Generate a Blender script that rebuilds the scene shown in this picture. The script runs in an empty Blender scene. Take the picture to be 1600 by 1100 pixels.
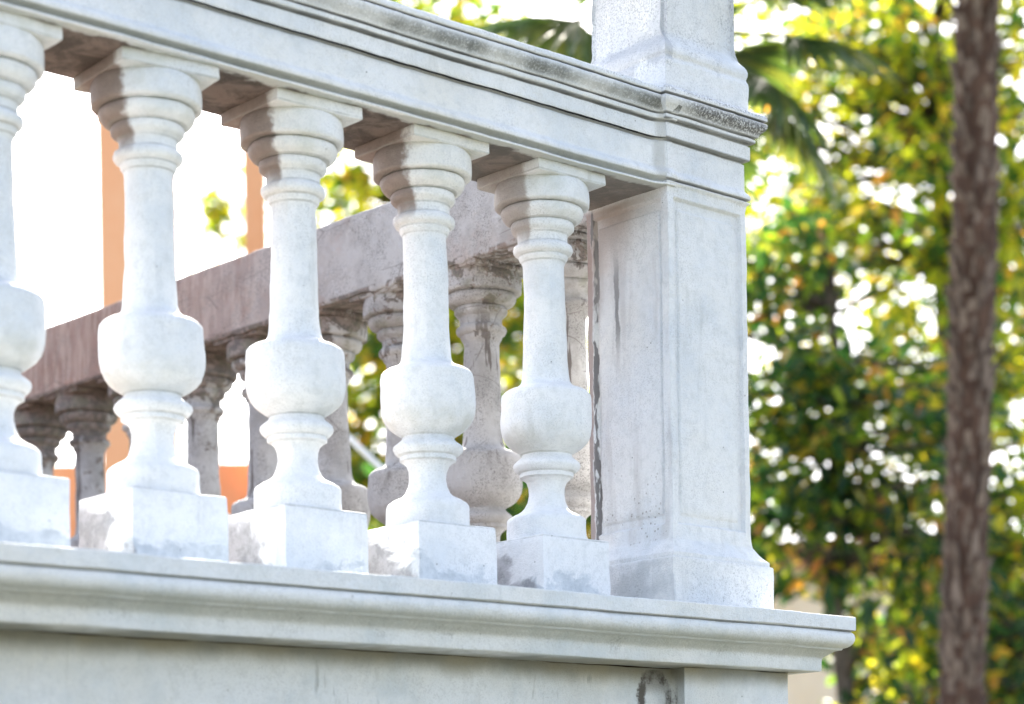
import bpy, math, random
import numpy as np
from mathutils import Vector, Matrix

# ------------------------------------------------------------------ camera, world, sun, exposure
sc = bpy.context.scene
col = sc.collection
rad = math.radians

cam_d = bpy.data.cameras.new('camera')
cam = bpy.data.objects.new('camera', cam_d)
col.objects.link(cam)
cam.matrix_world = (Matrix.Translation((-1.6489, -2.5369, -0.3678)) @ Matrix.Rotation(-0.7333, 4, 'Z')
                    @ Matrix.Rotation(math.pi / 2, 4, 'X') @ Matrix.Rotation(-0.0159, 4, 'Z'))
cam_d.sensor_width = 36
cam_d.lens = 36 * 3487.75 / 1600
cam_d.shift_x = 0.0
cam_d.shift_y = (1349.33 - 550) / 1600
cam_d.clip_start = 0.05
cam_d.clip_end = 2000
cam_d.dof.use_dof = True
cam_d.dof.focus_distance = 3.52
cam_d.dof.aperture_fstop = 3.6
sc.camera = cam

SUN_EL, SUN_AZ = 42.0, 37.0          # azimuth measured from +Y towards +X
w = bpy.data.worlds.new('World')
sc.world = w
w.use_nodes = True
nt = w.node_tree
nt.nodes.clear()
out = nt.nodes.new('ShaderNodeOutputWorld')
bg = nt.nodes.new('ShaderNodeBackground')
sky = nt.nodes.new('ShaderNodeTexSky')
sky.sky_type = 'NISHITA'
sky.sun_disc = False
sky.sun_elevation = rad(SUN_EL)
sky.sun_rotation = rad(SUN_AZ)
sky.air_density = 0.8
sky.dust_density = 3.0
sky.ozone_density = 0.6
hz = nt.nodes.new('ShaderNodeHueSaturation')      # thin milky haze: the sky is paler than clean air
hz.inputs['Saturation'].default_value = 0.68
nt.links.new(sky.outputs[0], hz.inputs['Color'])
nt.links.new(hz.outputs[0], bg.inputs[0])
bg.inputs[1].default_value = 0.15
nt.links.new(bg.outputs[0], out.inputs[0])

sun_d = bpy.data.lights.new('sun', 'SUN')
sun_d.energy = 4.2
sun_d.angle = rad(0.5)
sun_d.color = (1.0, 0.93, 0.82)
sun = bpy.data.objects.new('sun', sun_d)
col.objects.link(sun)
sdir = Vector((math.sin(rad(SUN_AZ)) * math.cos(rad(SUN_EL)), math.cos(rad(SUN_AZ)) * math.cos(rad(SUN_EL)), math.sin(rad(SUN_EL))))
sun.rotation_euler = sdir.to_track_quat('Z', 'Y').to_euler()

sc.view_settings.view_transform = 'Standard'
sc.view_settings.look = 'None'
sc.view_settings.exposure = 1.94
sc.view_settings.gamma = 1.0
sc.view_settings.use_curve_mapping = False
sc.cycles.max_bounces = 8
sc.cycles.use_denoising = True

rng = random.Random(7)
nr = np.random.default_rng(7)

# ------------------------------------------------------------------ helpers
def vnoise(P, scale, seed=0):
    """smooth value noise, P (n,3) -> (n,) in -1..1"""
    Q = P * scale + seed * 17.31
    i = np.floor(Q).astype(np.int64)
    f = Q - i
    f = f * f * (3 - 2 * f)
    def h(ix, iy, iz):
        n = (ix * 374761393 + iy * 668265263 + iz * 2147483647 + seed * 144665) & 0xffffffff
        n = ((n ^ (n >> 13)) * 1274126177) & 0xffffffff
        n = n ^ (n >> 16)
        return (n & 0xffff) / 32767.5 - 1
    r = 0
    for dx in (0, 1):
        for dy in (0, 1):
            for dz in (0, 1):
                wgt = (f[:, 0] if dx else 1 - f[:, 0]) * (f[:, 1] if dy else 1 - f[:, 1]) * (f[:, 2] if dz else 1 - f[:, 2])
                r = r + wgt * h(i[:, 0] + dx, i[:, 1] + dy, i[:, 2] + dz)
    return r

def wobble(P, amps, off=(0, 0, 0)):
    """hand-made unevenness: amps = [(scale, amplitude), ...]"""
    P = np.asarray(P, float)
    R = P.copy()
    Q = P + np.array(off, float)
    for k, (s, a) in enumerate(amps):
        R[:, 0] += a * vnoise(Q, s, 3 * k + 1)
        R[:, 1] += a * vnoise(Q, s, 3 * k + 2)
        R[:, 2] += a * .6 * vnoise(Q, s, 3 * k + 3)
    return R

STONE = [(9, .0017), (38, .0009), (95, .0005)]
ROUGH = [(7, .0022), (30, .0013), (90, .0007)]

def mesh_obj(name, V, F, mat, parent=None, smooth=True, sharp=None):
    me = bpy.data.meshes.new(name)
    me.from_pydata([tuple(v) for v in V], [], [tuple(f) for f in F])
    if smooth:
        me.polygons.foreach_set('use_smooth', [True] * len(me.polygons))
        if sharp:
            me.set_sharp_from_angle(angle=rad(sharp))
    me.materials.append(mat)
    me.update()
    o = bpy.data.objects.new(name, me)
    col.objects.link(o)
    if parent:
        o.parent = parent
    return o

def thing(name, label, cat, loc=(0, 0, 0), group=None):
    o = bpy.data.objects.new(name, None)
    o.empty_display_size = .1
    col.objects.link(o)
    o.location = loc
    tag(o, label, cat, group)
    return o

def tag(o, label, cat, group=None):
    o['label'] = label
    o['category'] = cat
    if group:
        o['group'] = group
    return o

def structure(o):
    o['kind'] = 'structure'
    return o

def fine(pts, step):
    """resample a polyline so that no segment is longer than step"""
    R = [tuple(pts[0])]
    for a, b in zip(pts[:-1], pts[1:]):
        d = math.hypot(b[0] - a[0], b[1] - a[1])
        n = max(1, math.ceil(d / step))
        for k in range(1, n + 1):
            R.append((a[0] + (b[0] - a[0]) * k / n, a[1] + (b[1] - a[1]) * k / n))
    return R

def grid_faces(nr_, nc_, wrap=False, flip=False):
    F = []
    for i in range(nr_ - 1):
        for j in range(nc_ if wrap else nc_ - 1):
            a = i * nc_ + j
            b = i * nc_ + (j + 1) % nc_
            f = (a, b, b + nc_, a + nc_)
            F.append(f[::-1] if flip else f)
    return F

def cap(V, idx, F, up):
    c = len(V)
    ctr = np.mean([V[i] for i in idx], axis=0)
    V = np.vstack([V, ctr])
    n = len(idx)
    for j in range(n):
        t = (idx[j], idx[(j + 1) % n], c)
        F.append(t if up else t[::-1])
    return V

def tube(pts, radii, n=8):
    """tapered tube along 3-D points"""
    V, F = [], []
    pts = [Vector(p) for p in pts]
    for i, p in enumerate(pts):
        d = (pts[min(i + 1, len(pts) - 1)] - pts[max(i - 1, 0)]).normalized()
        u = d.orthogonal().normalized() if i == 0 else (u - d * u.dot(d)).normalized()
        v = d.cross(u)
        for k in range(n):
            a = 2 * math.pi * k / n
            V.append(p + (u * math.cos(a) + v * math.sin(a)) * radii[i])
    F = grid_faces(len(pts), n, wrap=True)
    F.append(tuple(range(n))[::-1])
    F.append(tuple(range(n * (len(pts) - 1), n * len(pts))))
    return [tuple(v) for v in V], F

class Soup:
    def __init__(s): s.V, s.F = [], []
    def add(s, V, F):
        n = len(s.V)
        s.V.extend(V)
        s.F.extend(tuple(i + n for i in f) for f in F)

# ------------------------------------------------------------------ materials
class NT:
    """small helper for node materials"""
    def __init__(s, name):
        s.m = bpy.data.materials.new(name)
        s.m.use_nodes = True
        s.t = s.m.node_tree
        s.t.nodes.clear()
        s.out = s.t.nodes.new('ShaderNodeOutputMaterial')
        s.b = s.t.nodes.new('ShaderNodeBsdfPrincipled')
        s.t.links.new(s.b.outputs[0], s.out.inputs[0])
        s.geo = s.t.nodes.new('ShaderNodeNewGeometry').outputs['Position']
        s.tex = s.t.nodes.new('ShaderNodeTexCoord').outputs['Object']
    def link(s, a, b): s.t.links.new(a, b)
    def setin(s, sock, v):
        if hasattr(v, 'links') or hasattr(v, 'is_linked'):
            s.link(v, sock)
        else:
            sock.default_value = v
    def math(s, op, a, b=0.0, c=0.0, clamp=False):
        n = s.t.nodes.new('ShaderNodeMath')
        n.operation = op
        n.use_clamp = clamp
        for i, v in enumerate((a, b, c)):
            s.setin(n.inputs[i], v)
        return n.outputs[0]
    def sep(s, v):
        n = s.t.nodes.new('ShaderNodeSeparateXYZ')
        s.link(v, n.inputs[0])
        return n.outputs
    def scale(s, v, xyz):
        n = s.t.nodes.new('ShaderNodeVectorMath')
        n.operation = 'MULTIPLY'
        s.link(v, n.inputs[0])
        n.inputs[1].default_value = xyz
        return n.outputs[0]
    def noise(s, v, scale, detail=3, rough=.6, dist=0.0, off=0.0):
        n = s.t.nodes.new('ShaderNodeTexNoise')
        if off:
            a = s.t.nodes.new('ShaderNodeVectorMath')
            a.operation = 'ADD'
            s.link(v, a.inputs[0])
            a.inputs[1].default_value = (off, off * .7, off * 1.3)
            v = a.outputs[0]
        s.link(v, n.inputs['Vector'])
        n.inputs['Scale'].default_value = scale
        n.inputs['Detail'].default_value = detail
        n.inputs['Roughness'].default_value = rough
        n.inputs['Distortion'].default_value = dist
        return n.outputs['Fac']
    def voronoi(s, v, scale, feature='F1', rnd=1.0):
        n = s.t.nodes.new('ShaderNodeTexVoronoi')
        n.feature = feature
        s.link(v, n.inputs['Vector'])
        n.inputs['Scale'].default_value = scale
        n.inputs['Randomness'].default_value = rnd
        return n.outputs['Distance']
    def step(s, v, lo, hi):
        n = s.t.nodes.new('ShaderNodeMapRange')
        n.interpolation_type = 'SMOOTHSTEP'
        s.setin(n.inputs[0], v)
        n.inputs[1].default_value = lo
        n.inputs[2].default_value = hi
        return n.outputs[0]
    def mix(s, f, a, b):
        n = s.t.nodes.new('ShaderNodeMix')
        n.data_type = 'RGBA'
        s.setin(n.inputs[0], f)
        for i, v in ((6, a), (7, b)):
            if isinstance(v, tuple):
                n.inputs[i].default_value = v if len(v) == 4 else v + (1,)
            else:
                s.link(v, n.inputs[i])
        return n.outputs[2]
    def band(s, v, lo, hi, soft):
        return s.math('MULTIPLY', s.step(v, lo - soft, lo + soft), s.math('SUBTRACT', 1.0, s.step(v, hi - soft, hi + soft)))
    def mul(s, *a):
        r = a[0]
        for x in a[1:]:
            r = s.math('MULTIPLY', r, x)
        return r
    def inv(s, a): return s.math('SUBTRACT', 1.0, a)
    def bump(s, h, strength, dist):
        n = s.t.nodes.new('ShaderNodeBump')
        n.inputs['Strength'].default_value = strength
        n.inputs['Distance'].default_value = dist
        s.link(h, n.inputs['Height'])
        return n.outputs[0]

def paint_base(n, white=(.82, .83, .835), cool=(.70, .735, .765), cream=(.78, .76, .70)):
    p = n.geo
    c = n.mix(n.step(n.noise(p, 7, 5, .65), .42, .68), white, cool)
    c = n.mix(n.mul(n.step(n.noise(p, 3.1, 3, .6, 0, 5), .5, .7), .6), c, cream)
    # scattered fine grit showing through the paint
    grit = n.mul(n.step(n.noise(p, 380, 2, .7), .50, .66), n.math('ADD', .35, n.mul(n.step(n.noise(p, 9, 4, .6, 0, 2), .42, .62), .65)))
    c = n.mix(n.mul(grit, .42), c, (.42, .43, .44))
    mott = n.step(n.noise(p, 55, 4, .75, 0, 7), .46, .70)
    c = n.mix(n.mul(mott, .42), c, (.58, .60, .60))
    # thin grey weathering runs
    wr = n.mul(n.step(n.noise(n.scale(p, (1, 1, .16)), 34, 4, .7, 0, 11), .54, .74), n.step(n.noise(p, 6, 2, .5, 0, 13), .45, .6))
    c = n.mix(n.mul(wr, .38), c, (.46, .475, .46))
    # small dark pinholes
    v = n.voronoi(p, 46)
    pit = n.mul(n.inv(n.step(v, .03, .075)), n.step(n.noise(p, 14, 2, .5, 0, 9), .55, .6))
    c = n.mix(n.mul(pit, .75), c, (.14, .14, .13))
    return c, pit

def relief(n, pit=None, s=1.0, grain=1.0):
    h = n.math('MULTIPLY', n.noise(n.geo, 60, 5, .65), .8)
    h = n.math('ADD', h, n.math('MULTIPLY', n.noise(n.geo, 480, 2, .6), .32 * grain))
    h = n.math('ADD', h, n.math('MULTIPLY', n.noise(n.geo, 16, 3, .5), 1.6))
    if pit is not None:
        h = n.math('SUBTRACT', h, n.math('MULTIPLY', pit, .6))
    n.link(n.bump(h, .8 * s, .0042), n.b.inputs['Normal'])

def finish(n, c, rough=.62, pit=None, s=1.0, grain=1.0):
    n.link(c, n.b.inputs['Base Color'])
    n.b.inputs['Roughness'].default_value = rough
    n.b.inputs['Specular IOR Level'].default_value = .3
    relief(n, pit, s, grain)
    return n.m

BROWN = (.17, .115, .085)
DARK = (.075, .07, .062)
OLIVE = (.30, .31, .23)

def mat_rail():
    n = NT('painted_rail')
    c, pit = paint_base(n)
    x, y, z = n.sep(n.geo)
    sp = n.noise(n.geo, 260, 3, .75)
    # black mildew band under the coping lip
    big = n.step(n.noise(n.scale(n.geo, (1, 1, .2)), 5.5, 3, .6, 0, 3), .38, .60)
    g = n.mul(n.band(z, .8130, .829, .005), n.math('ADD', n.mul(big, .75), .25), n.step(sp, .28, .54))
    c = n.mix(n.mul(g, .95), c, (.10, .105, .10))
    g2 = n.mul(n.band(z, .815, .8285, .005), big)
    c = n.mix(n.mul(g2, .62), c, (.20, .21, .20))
    # grime caught in the grooves, with the shadow under each step painted in
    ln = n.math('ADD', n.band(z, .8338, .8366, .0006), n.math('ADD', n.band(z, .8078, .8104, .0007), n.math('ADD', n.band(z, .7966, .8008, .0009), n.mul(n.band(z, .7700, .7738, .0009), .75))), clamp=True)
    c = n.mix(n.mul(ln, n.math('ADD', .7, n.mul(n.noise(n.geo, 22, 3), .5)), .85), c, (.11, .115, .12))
    # speckle on the top lip
    t = n.mul(n.step(z, .838, .842), n.step(n.noise(n.geo, 330, 2, .8), .52, .62), n.step(n.noise(n.geo, 10, 3, .5, 0, 4), .42, .6))
    c = n.mix(n.mul(t, .6), c, (.2, .2, .2))
    # olive bloom and the roll's own shadow, painted into the quirk beneath it
    o = n.mul(n.band(z, .6995, .7100, .0014), n.step(y, -.5, -.079))
    o = n.mul(n.band(z, .7032, .7122, .0014), n.math('ADD', .6, n.mul(n.noise(n.geo, 8, 3), .5)))
    c = n.mix(n.mul(o, .75), c, (.19, .20, .165))
    st = n.mul(n.inv(n.step(z, .6990, .7000)), n.inv(n.step(y, -.0765, -.0755)))
    st = n.mul(n.inv(n.step(z, .6992, .6999)), .7)
    c = n.mix(st, c, (.42, .43, .38))
    # underside: bare, brown towards the terrace, its shade painted in as darker colour
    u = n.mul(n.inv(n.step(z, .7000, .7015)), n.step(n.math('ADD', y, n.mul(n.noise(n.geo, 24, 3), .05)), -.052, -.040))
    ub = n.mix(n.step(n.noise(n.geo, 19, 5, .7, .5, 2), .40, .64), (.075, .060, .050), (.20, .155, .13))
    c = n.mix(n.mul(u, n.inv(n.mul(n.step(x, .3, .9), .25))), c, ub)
    jt = n.mul(n.band(x, .884, .904, .005), n.inv(n.step(y, -.07, -.06)), n.math('ADD', .35, n.mul(n.noise(n.geo, 30, 4, .7), .6)), n.step(z, .70, .71))
    c = n.mix(jt, c, (.50, .50, .475))
    return finish(n, c, pit=pit)

def mat_pillar():
    n = NT('painted_pillar')
    c, pit = paint_base(n, cool=(.70, .735, .77))
    x, y, z = n.sep(n.geo)
    sp = n.noise(n.geo, 260, 3, .75)
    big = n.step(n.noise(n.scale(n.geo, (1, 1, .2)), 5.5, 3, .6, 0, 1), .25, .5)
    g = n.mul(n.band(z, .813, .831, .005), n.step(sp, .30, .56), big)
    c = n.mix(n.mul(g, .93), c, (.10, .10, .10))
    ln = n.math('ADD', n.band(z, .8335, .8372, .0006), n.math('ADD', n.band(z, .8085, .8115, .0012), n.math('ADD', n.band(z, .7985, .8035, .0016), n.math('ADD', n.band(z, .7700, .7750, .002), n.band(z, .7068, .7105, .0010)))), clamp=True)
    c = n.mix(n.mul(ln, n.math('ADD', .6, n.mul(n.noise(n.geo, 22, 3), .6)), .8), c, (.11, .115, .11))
    t = n.mul(n.step(z, .838, .842), n.inv(n.step(z, .85, .862)), n.step(n.noise(n.geo, 330, 2, .8), .48, .58))
    c = n.mix(n.mul(t, .65), c, (.2, .2, .2))
    # weathered speckled upper block, worse towards the left face
    up = n.mul(n.step(z, .86, .9), n.step(n.noise(n.geo, 300, 3, .8), .50, .62), n.step(n.math('ADD', n.noise(n.geo, 8, 4, .6, 0, 3), n.mul(n.inv(n.step(x, .915, .935)), .16)), .44, .60))
    c = n.mix(n.mul(up, .6), c, (.26, .27, .28))
    lf = n.mul(n.inv(n.step(x, .915, .921)), n.step(z, .85, .87), n.step(n.noise(n.geo, 6.5, 4, .6, 0, 8), .48, .56))
    c = n.mix(n.mul(lf, .55), c, (.40, .42, .45))
    # speckled foot
    ft = n.mul(n.inv(n.step(z, .07, .13)), n.step(n.noise(n.geo, 230, 3, .8), .54, .64), n.step(n.noise(n.geo, 10, 3, .5, 0, 6), .38, .6))
    c = n.mix(n.mul(ft, .6), c, (.3, .31, .31))
    # inner (left) face: bare brown top corner, peeled streaks, cracks
    left = n.inv(n.step(x, .9125, .9165))
    wv = n.math('ADD', y, n.mul(n.math('SUBTRACT', n.noise(n.scale(n.geo, (1, 1, .45)), 26, 4, .65), .5), .030))
    shaft = n.mul(left, n.inv(n.step(z, .690, .7)), n.step(z, .135, .15))
    topb = n.mul(shaft, n.step(n.math('ADD', n.math('ADD', z, n.mul(y, 1.3)), n.mul(n.noise(n.geo, 18, 4), .12)), .64, .80))
    c = n.mix(n.mul(topb, .72), c, (.36, .27, .22))
    s1 = n.mul(shaft, n.band(n.math('ADD', wv, n.mul(n.math('SUBTRACT', .6, z), .02)), .023, .033, .0018), n.band(z, .47, .60, .035), n.step(n.noise(n.scale(n.geo, (1, 1, .15)), 40, 3), .36, .42))
    c = n.mix(n.mul(s1, .8), c, (.15, .15, .15))
    s2 = n.mul(shaft, n.band(wv, .072, .080, .001), n.step(n.noise(n.scale(n.geo, (1, 1, .3)), 22, 4, .7, 0, 3), .44, .47))
    c = n.mix(n.mul(s2, .9), c, (.15, .14, .14))
    s3 = n.mul(shaft, n.step(wv, .080, .083))
    c = n.mix(n.mul(s3, .8), c, (.33, .24, .21))
    sl = n.mul(shaft, n.step(n.noise(n.scale(n.geo, (1, 1, .12)), 30, 3, .6, 0, 6), .5, .72))
    c = n.mix(n.mul(sl, .4), c, (.45, .43, .42))
    blo = n.mul(shaft, n.inv(n.step(z, .2, .32)), n.inv(n.step(n.voronoi(n.geo, 110), .12, .25)), n.step(n.noise(n.geo, 14, 2), .45, .55))
    c = n.mix(n.mul(blo, .6), c, (.16, .14, .12))
    lst = n.mul(n.inv(n.step(x, .8835, .8855)), n.inv(n.step(z, .105, .112)), n.step(n.noise(n.geo, 11, 4, .6, 0, 2), .44, .6))
    c = n.mix(n.mul(lst, .5), c, (.42, .45, .46))
    return finish(n, c, pit=pit, s=1.1, grain=1.5)

def mat_baluster():
    n = NT('painted_baluster')
    c, pit = paint_base(n)
    x, y, z = n.sep(n.tex)
    z = n.math('ADD', z, .026)
    # the painter never reached the terrace side of the capitals
    r = n.math('SQRT', n.math('ADD', n.mul(x, x), n.mul(y, y)))
    a = n.math('DIVIDE', n.math('ADD', n.mul(x, -.80), n.mul(y, .60)), n.math('ADD', r, .0001))
    wx, wy, wz = n.sep(n.geo)
    edge = n.math('ADD', a, n.mul(n.math('SUBTRACT', n.noise(n.geo, 26, 5, .7), .5), .55))
    edge = n.math('ADD', edge, n.mul(n.math('SUBTRACT', n.noise(n.geo, 3.3, 1, .5, 0, 21), .5), .9))
    m = n.mul(n.step(edge, .44, .60), n.step(n.math('ADD', z, n.mul(n.noise(n.geo, 20, 3), .05)), .595, .635))
    br = n.mix(n.noise(n.geo, 45, 4, .7), (.12, .085, .07), (.31, .235, .195))
    c = n.mix(n.mul(m, n.math('SUBTRACT', .92, n.mul(n.step(wx, .4, .75), .30))), c, br)
    # thin brown wash and olive bloom elsewhere on the capital
    ol = n.mul(n.step(z, .60, .62), n.step(n.noise(n.geo, 15, 4, .6, 0, 7), .50, .7))
    c = n.mix(n.mul(ol, .32), c, (.50, .53, .47))
    # olive shade under the bulb, painted into the colour in patches
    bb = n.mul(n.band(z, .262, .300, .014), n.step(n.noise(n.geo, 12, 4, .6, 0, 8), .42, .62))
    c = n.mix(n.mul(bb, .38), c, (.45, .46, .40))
    # crevice shade painted in with the dirt between the turned mouldings
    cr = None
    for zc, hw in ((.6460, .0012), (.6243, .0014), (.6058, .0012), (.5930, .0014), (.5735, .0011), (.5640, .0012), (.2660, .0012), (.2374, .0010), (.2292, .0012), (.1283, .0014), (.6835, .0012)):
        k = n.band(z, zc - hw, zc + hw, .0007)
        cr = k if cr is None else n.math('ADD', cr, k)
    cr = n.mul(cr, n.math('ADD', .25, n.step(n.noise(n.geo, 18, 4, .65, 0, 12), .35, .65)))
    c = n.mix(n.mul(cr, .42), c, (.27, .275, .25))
    # bare cement patches climbing the plinth, darkest on its left face towards the terrace
    nz = n.math('SUBTRACT', n.noise(n.scale(n.geo, (.75, .75, 1.2)), 15, 6, .62, .6, 1), .5)
    up = n.math('ADD', z, n.mul(nz, .20))
    pl = n.mul(n.inv(n.step(up, .050, .066)), n.inv(n.step(z, .120, .130)))
    pc = n.mix(n.step(n.noise(n.geo, 36, 4, .7), .35, .65), (.42, .465, .50), (.62, .66, .69))
    c = n.mix(n.mul(pl, .75), c, pc)
    lfm = n.inv(n.step(x, -.0715, -.0695))
    up2 = n.math('SUBTRACT', up, n.mul(n.math('ADD', y, .045), .75))
    pl2 = n.mul(lfm, n.inv(n.step(up2, .040, .062)), n.inv(n.step(z, .105, .128)))
    c = n.mix(n.mul(pl2, .75), c, n.mix(n.step(n.noise(n.geo, 50, 4, .7), .4, .6), (.20, .20, .21), (.36, .36, .38)))
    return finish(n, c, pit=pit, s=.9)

def mat_side():
    n = NT('weathered_side_paint')
    p = n.geo
    x, y, z = n.sep(p)
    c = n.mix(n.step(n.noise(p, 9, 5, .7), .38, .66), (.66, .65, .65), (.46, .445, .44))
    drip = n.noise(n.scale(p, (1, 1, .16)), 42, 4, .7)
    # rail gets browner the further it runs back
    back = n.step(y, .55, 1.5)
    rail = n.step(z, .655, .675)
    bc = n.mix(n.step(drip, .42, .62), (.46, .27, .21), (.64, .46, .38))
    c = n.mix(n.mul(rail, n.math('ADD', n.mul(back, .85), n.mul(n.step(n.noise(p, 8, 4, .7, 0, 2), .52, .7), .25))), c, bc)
    # peeled, stained capitals
    kk = n.math('ADD', n.math('ADD', n.mul(z, 1.0), n.mul(y, .09)), n.mul(n.math('SUBTRACT', n.noise(p, 21, 4, .7, .4, 4), .5), .75))
    capm = n.mul(n.step(kk, .70, .74), n.inv(n.step(z, .695, .70)), n.step(z, .35, .4))
    dk = n.mix(n.step(n.noise(p, 60, 4, .7), .45, .6), (.13, .105, .09), (.36, .28, .24))
    c = n.mix(n.mul(capm, .8), c, dk)
    ol = n.mul(n.band(z, .60, .69, .02), n.step(n.noise(p, 26, 3, .6, 0, 9), .5, .64))
    c = n.mix(n.mul(ol, .5), c, (.30, .30, .22))
    # long vertical peels on shafts
    pe = n.mul(n.band(z, .36, .60, .05), n.step(n.noise(n.scale(p, (1, 1, .10)), 30, 4, .6, 0, 3), .60, .625))
    c = n.mix(n.mul(pe, .85), c, (.15, .125, .115))
    # black speckle under bulbs
    sp = n.mul(n.step(n.noise(p, 300, 3, .8), .52, .60), n.step(n.noise(p, 13, 3, .6, 0, 5), .40, .56))
    c = n.mix(n.mul(sp, .65), c, (.17, .16, .155))
    cr = n.mul(n.inv(n.step(n.voronoi(n.scale(p, (1, .5, 1.6)), 7, 'DISTANCE_TO_EDGE'), .0, .012)), n.step(n.noise(p, 9, 2, .5, 0, 6), .5, .55))
    c = n.mix(n.mul(cr, .6), c, (.16, .13, .12))
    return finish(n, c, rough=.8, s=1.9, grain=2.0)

def mat_base():
    n = NT('painted_cornice')
    c, pit = paint_base(n, white=(.77, .79, .80), cool=(.62, .67, .70))
    x, y, z = n.sep(n.geo)
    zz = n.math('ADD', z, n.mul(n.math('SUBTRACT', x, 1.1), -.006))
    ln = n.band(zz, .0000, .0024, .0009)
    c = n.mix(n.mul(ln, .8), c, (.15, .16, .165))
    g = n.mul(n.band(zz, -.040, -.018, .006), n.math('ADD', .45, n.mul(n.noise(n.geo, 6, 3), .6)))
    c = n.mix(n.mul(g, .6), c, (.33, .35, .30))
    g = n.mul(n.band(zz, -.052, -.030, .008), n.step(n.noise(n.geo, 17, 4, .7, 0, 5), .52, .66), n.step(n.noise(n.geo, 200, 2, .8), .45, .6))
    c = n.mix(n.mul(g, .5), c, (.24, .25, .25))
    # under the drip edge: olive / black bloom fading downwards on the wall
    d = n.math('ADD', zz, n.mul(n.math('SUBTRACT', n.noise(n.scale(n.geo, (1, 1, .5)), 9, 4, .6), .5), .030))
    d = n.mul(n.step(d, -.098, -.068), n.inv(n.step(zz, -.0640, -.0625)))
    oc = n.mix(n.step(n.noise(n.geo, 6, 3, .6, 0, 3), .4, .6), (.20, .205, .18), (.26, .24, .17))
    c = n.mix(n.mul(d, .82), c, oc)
    # brown-black leak stain beside the pedestal
    dx = n.math('DIVIDE', n.math('SUBTRACT', x, .858), .036)
    dz = n.math('DIVIDE', n.math('SUBTRACT', z, -.115), .050)
    rr = n.math('SQRT', n.math('ADD', n.mul(dx, dx), n.mul(dz, dz)))
    rr = n.math('ADD', rr, n.mul(n.math('SUBTRACT', n.noise(n.geo, 48, 6, .75), .5), .8))
    wall = n.inv(n.step(zz, -.0675, -.066))
    ring = n.mul(n.band(rr, .58, 1.02, .10), wall, n.step(y, -.112, -.105), n.math('ADD', .45, n.step(n.noise(n.geo, 34, 4, .7, 0, 5), .35, .6)), n.step(n.math('ADD', zz, n.mul(n.noise(n.geo, 40, 3, .6, 0, 3), .03)), -.135, -.10))
    c = n.mix(n.mul(ring, .85), c, (.12, .11, .10))
    ins = n.mul(n.inv(n.step(rr, .5, .75)), wall, n.step(zz, -.11, -.09))
    c = n.mix(n.mul(ins, .7), c, (.30, .29, .27))
    # vertical black runs low on the wall
    run = n.mul(n.inv(n.step(zz, -.085, -.075)), n.step(n.noise(n.scale(n.geo, (1, 1, .22)), 42, 3, .7, 0, 2), .58, .68), n.step(n.noise(n.geo, 4.3, 2, .5, 0, 8), .54, .64))
    c = n.mix(n.mul(run, .6), c, (.22, .235, .22))
    return finish(n, c, pit=pit, grain=1.2)

def simple(name, col_a, col_b, scale=8, rough=.7, bump=.3, stretch=(1, 1, 1), dist=.01):
    n = NT(name)
    v = n.scale(n.geo, stretch)
    c = n.mix(n.step(n.noise(v, scale, 4, .65), .35, .65), col_a, col_b)
    n.link(c, n.b.inputs['Base Color'])
    n.b.inputs['Roughness'].default_value = rough
    n.link(n.bump(n.noise(v, scale * 4, 4, .6), bump, dist), n.b.inputs['Normal'])
    return n.m

def leaf_mat(name, cols, trans=.5, rough=.32):
    """cols: list of (position, colour) chosen per leaf"""
    n = NT(name)
    g = n.t.nodes.new('ShaderNodeNewGeometry')
    r = n.t.nodes.new('ShaderNodeValToRGB')
    r.color_ramp.interpolation = 'LINEAR'
    e = r.color_ramp.elements
    while len(e) < len(cols):
        e.new(.5)
    for k, (p, c) in enumerate(cols):
        e[k].position = p
        e[k].color = c + (1,)
    n.link(g.outputs['Random Per Island'], r.inputs[0])
    n.link(r.outputs[0], n.b.inputs['Base Color'])
    n.b.inputs['Roughness'].default_value = rough
    n.b.inputs['Specular IOR Level'].default_value = .5
    tr = n.t.nodes.new('ShaderNodeBsdfTranslucent')
    hs = n.t.nodes.new('ShaderNodeMix')
    hs.data_type = 'RGBA'
    hs.blend_type = 'MULTIPLY'
    hs.inputs[0].default_value = 1
    n.link(r.outputs[0], hs.inputs[6])
    hs.inputs[7].default_value = (2.9, 2.9, 1.0, 1)
    n.link(hs.outputs[2], tr.inputs[0])
    mx = n.t.nodes.new('ShaderNodeMixShader')
    mx.inputs[0].default_value = trans
    n.link(n.b.outputs[0], mx.inputs[1])
    n.link(tr.outputs[0], mx.inputs[2])
    n.link(mx.outputs[0], n.out.inputs[0])
    return n.m

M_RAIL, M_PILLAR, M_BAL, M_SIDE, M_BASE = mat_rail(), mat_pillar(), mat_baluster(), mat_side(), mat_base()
M_GROUND = simple('lawn', (.115, .116, .078), (.165, .160, .115), 3, .9)
M_TERRACE = simple('terracotta_paving', (.125, .078, .054), (.165, .105, .075), 5, .8)
M_ORANGE = simple('orange_render', (.84, .38, .18), (.90, .46, .24), 2.5, .85, .2)
M_ORANGE_PALE = simple('pale_orange_render', (.93, .46, .24), (.95, .52, .29), 2.0, .85, .2)
M_CREAM = simple('cream_render', (.86, .74, .58), (.90, .80, .66), 1.5, .85, .2)
M_TILE = simple('terracotta_roof', (.34, .16, .10), (.44, .22, .14), 6, .8, .5)
M_PIPE = simple('white_pipe', (.80, .80, .80), (.84, .84, .84), 10, .35, .05)
M_BARK = simple('grey_bark', (.07, .055, .042), (.14, .115, .09), 18, .9, .8, (1, 1, .3))
M_PALMBARK = simple('palm_fibre', (.055, .028, .018), (.13, .074, .050), 26, .95, .8, (1, 1, .35))
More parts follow.
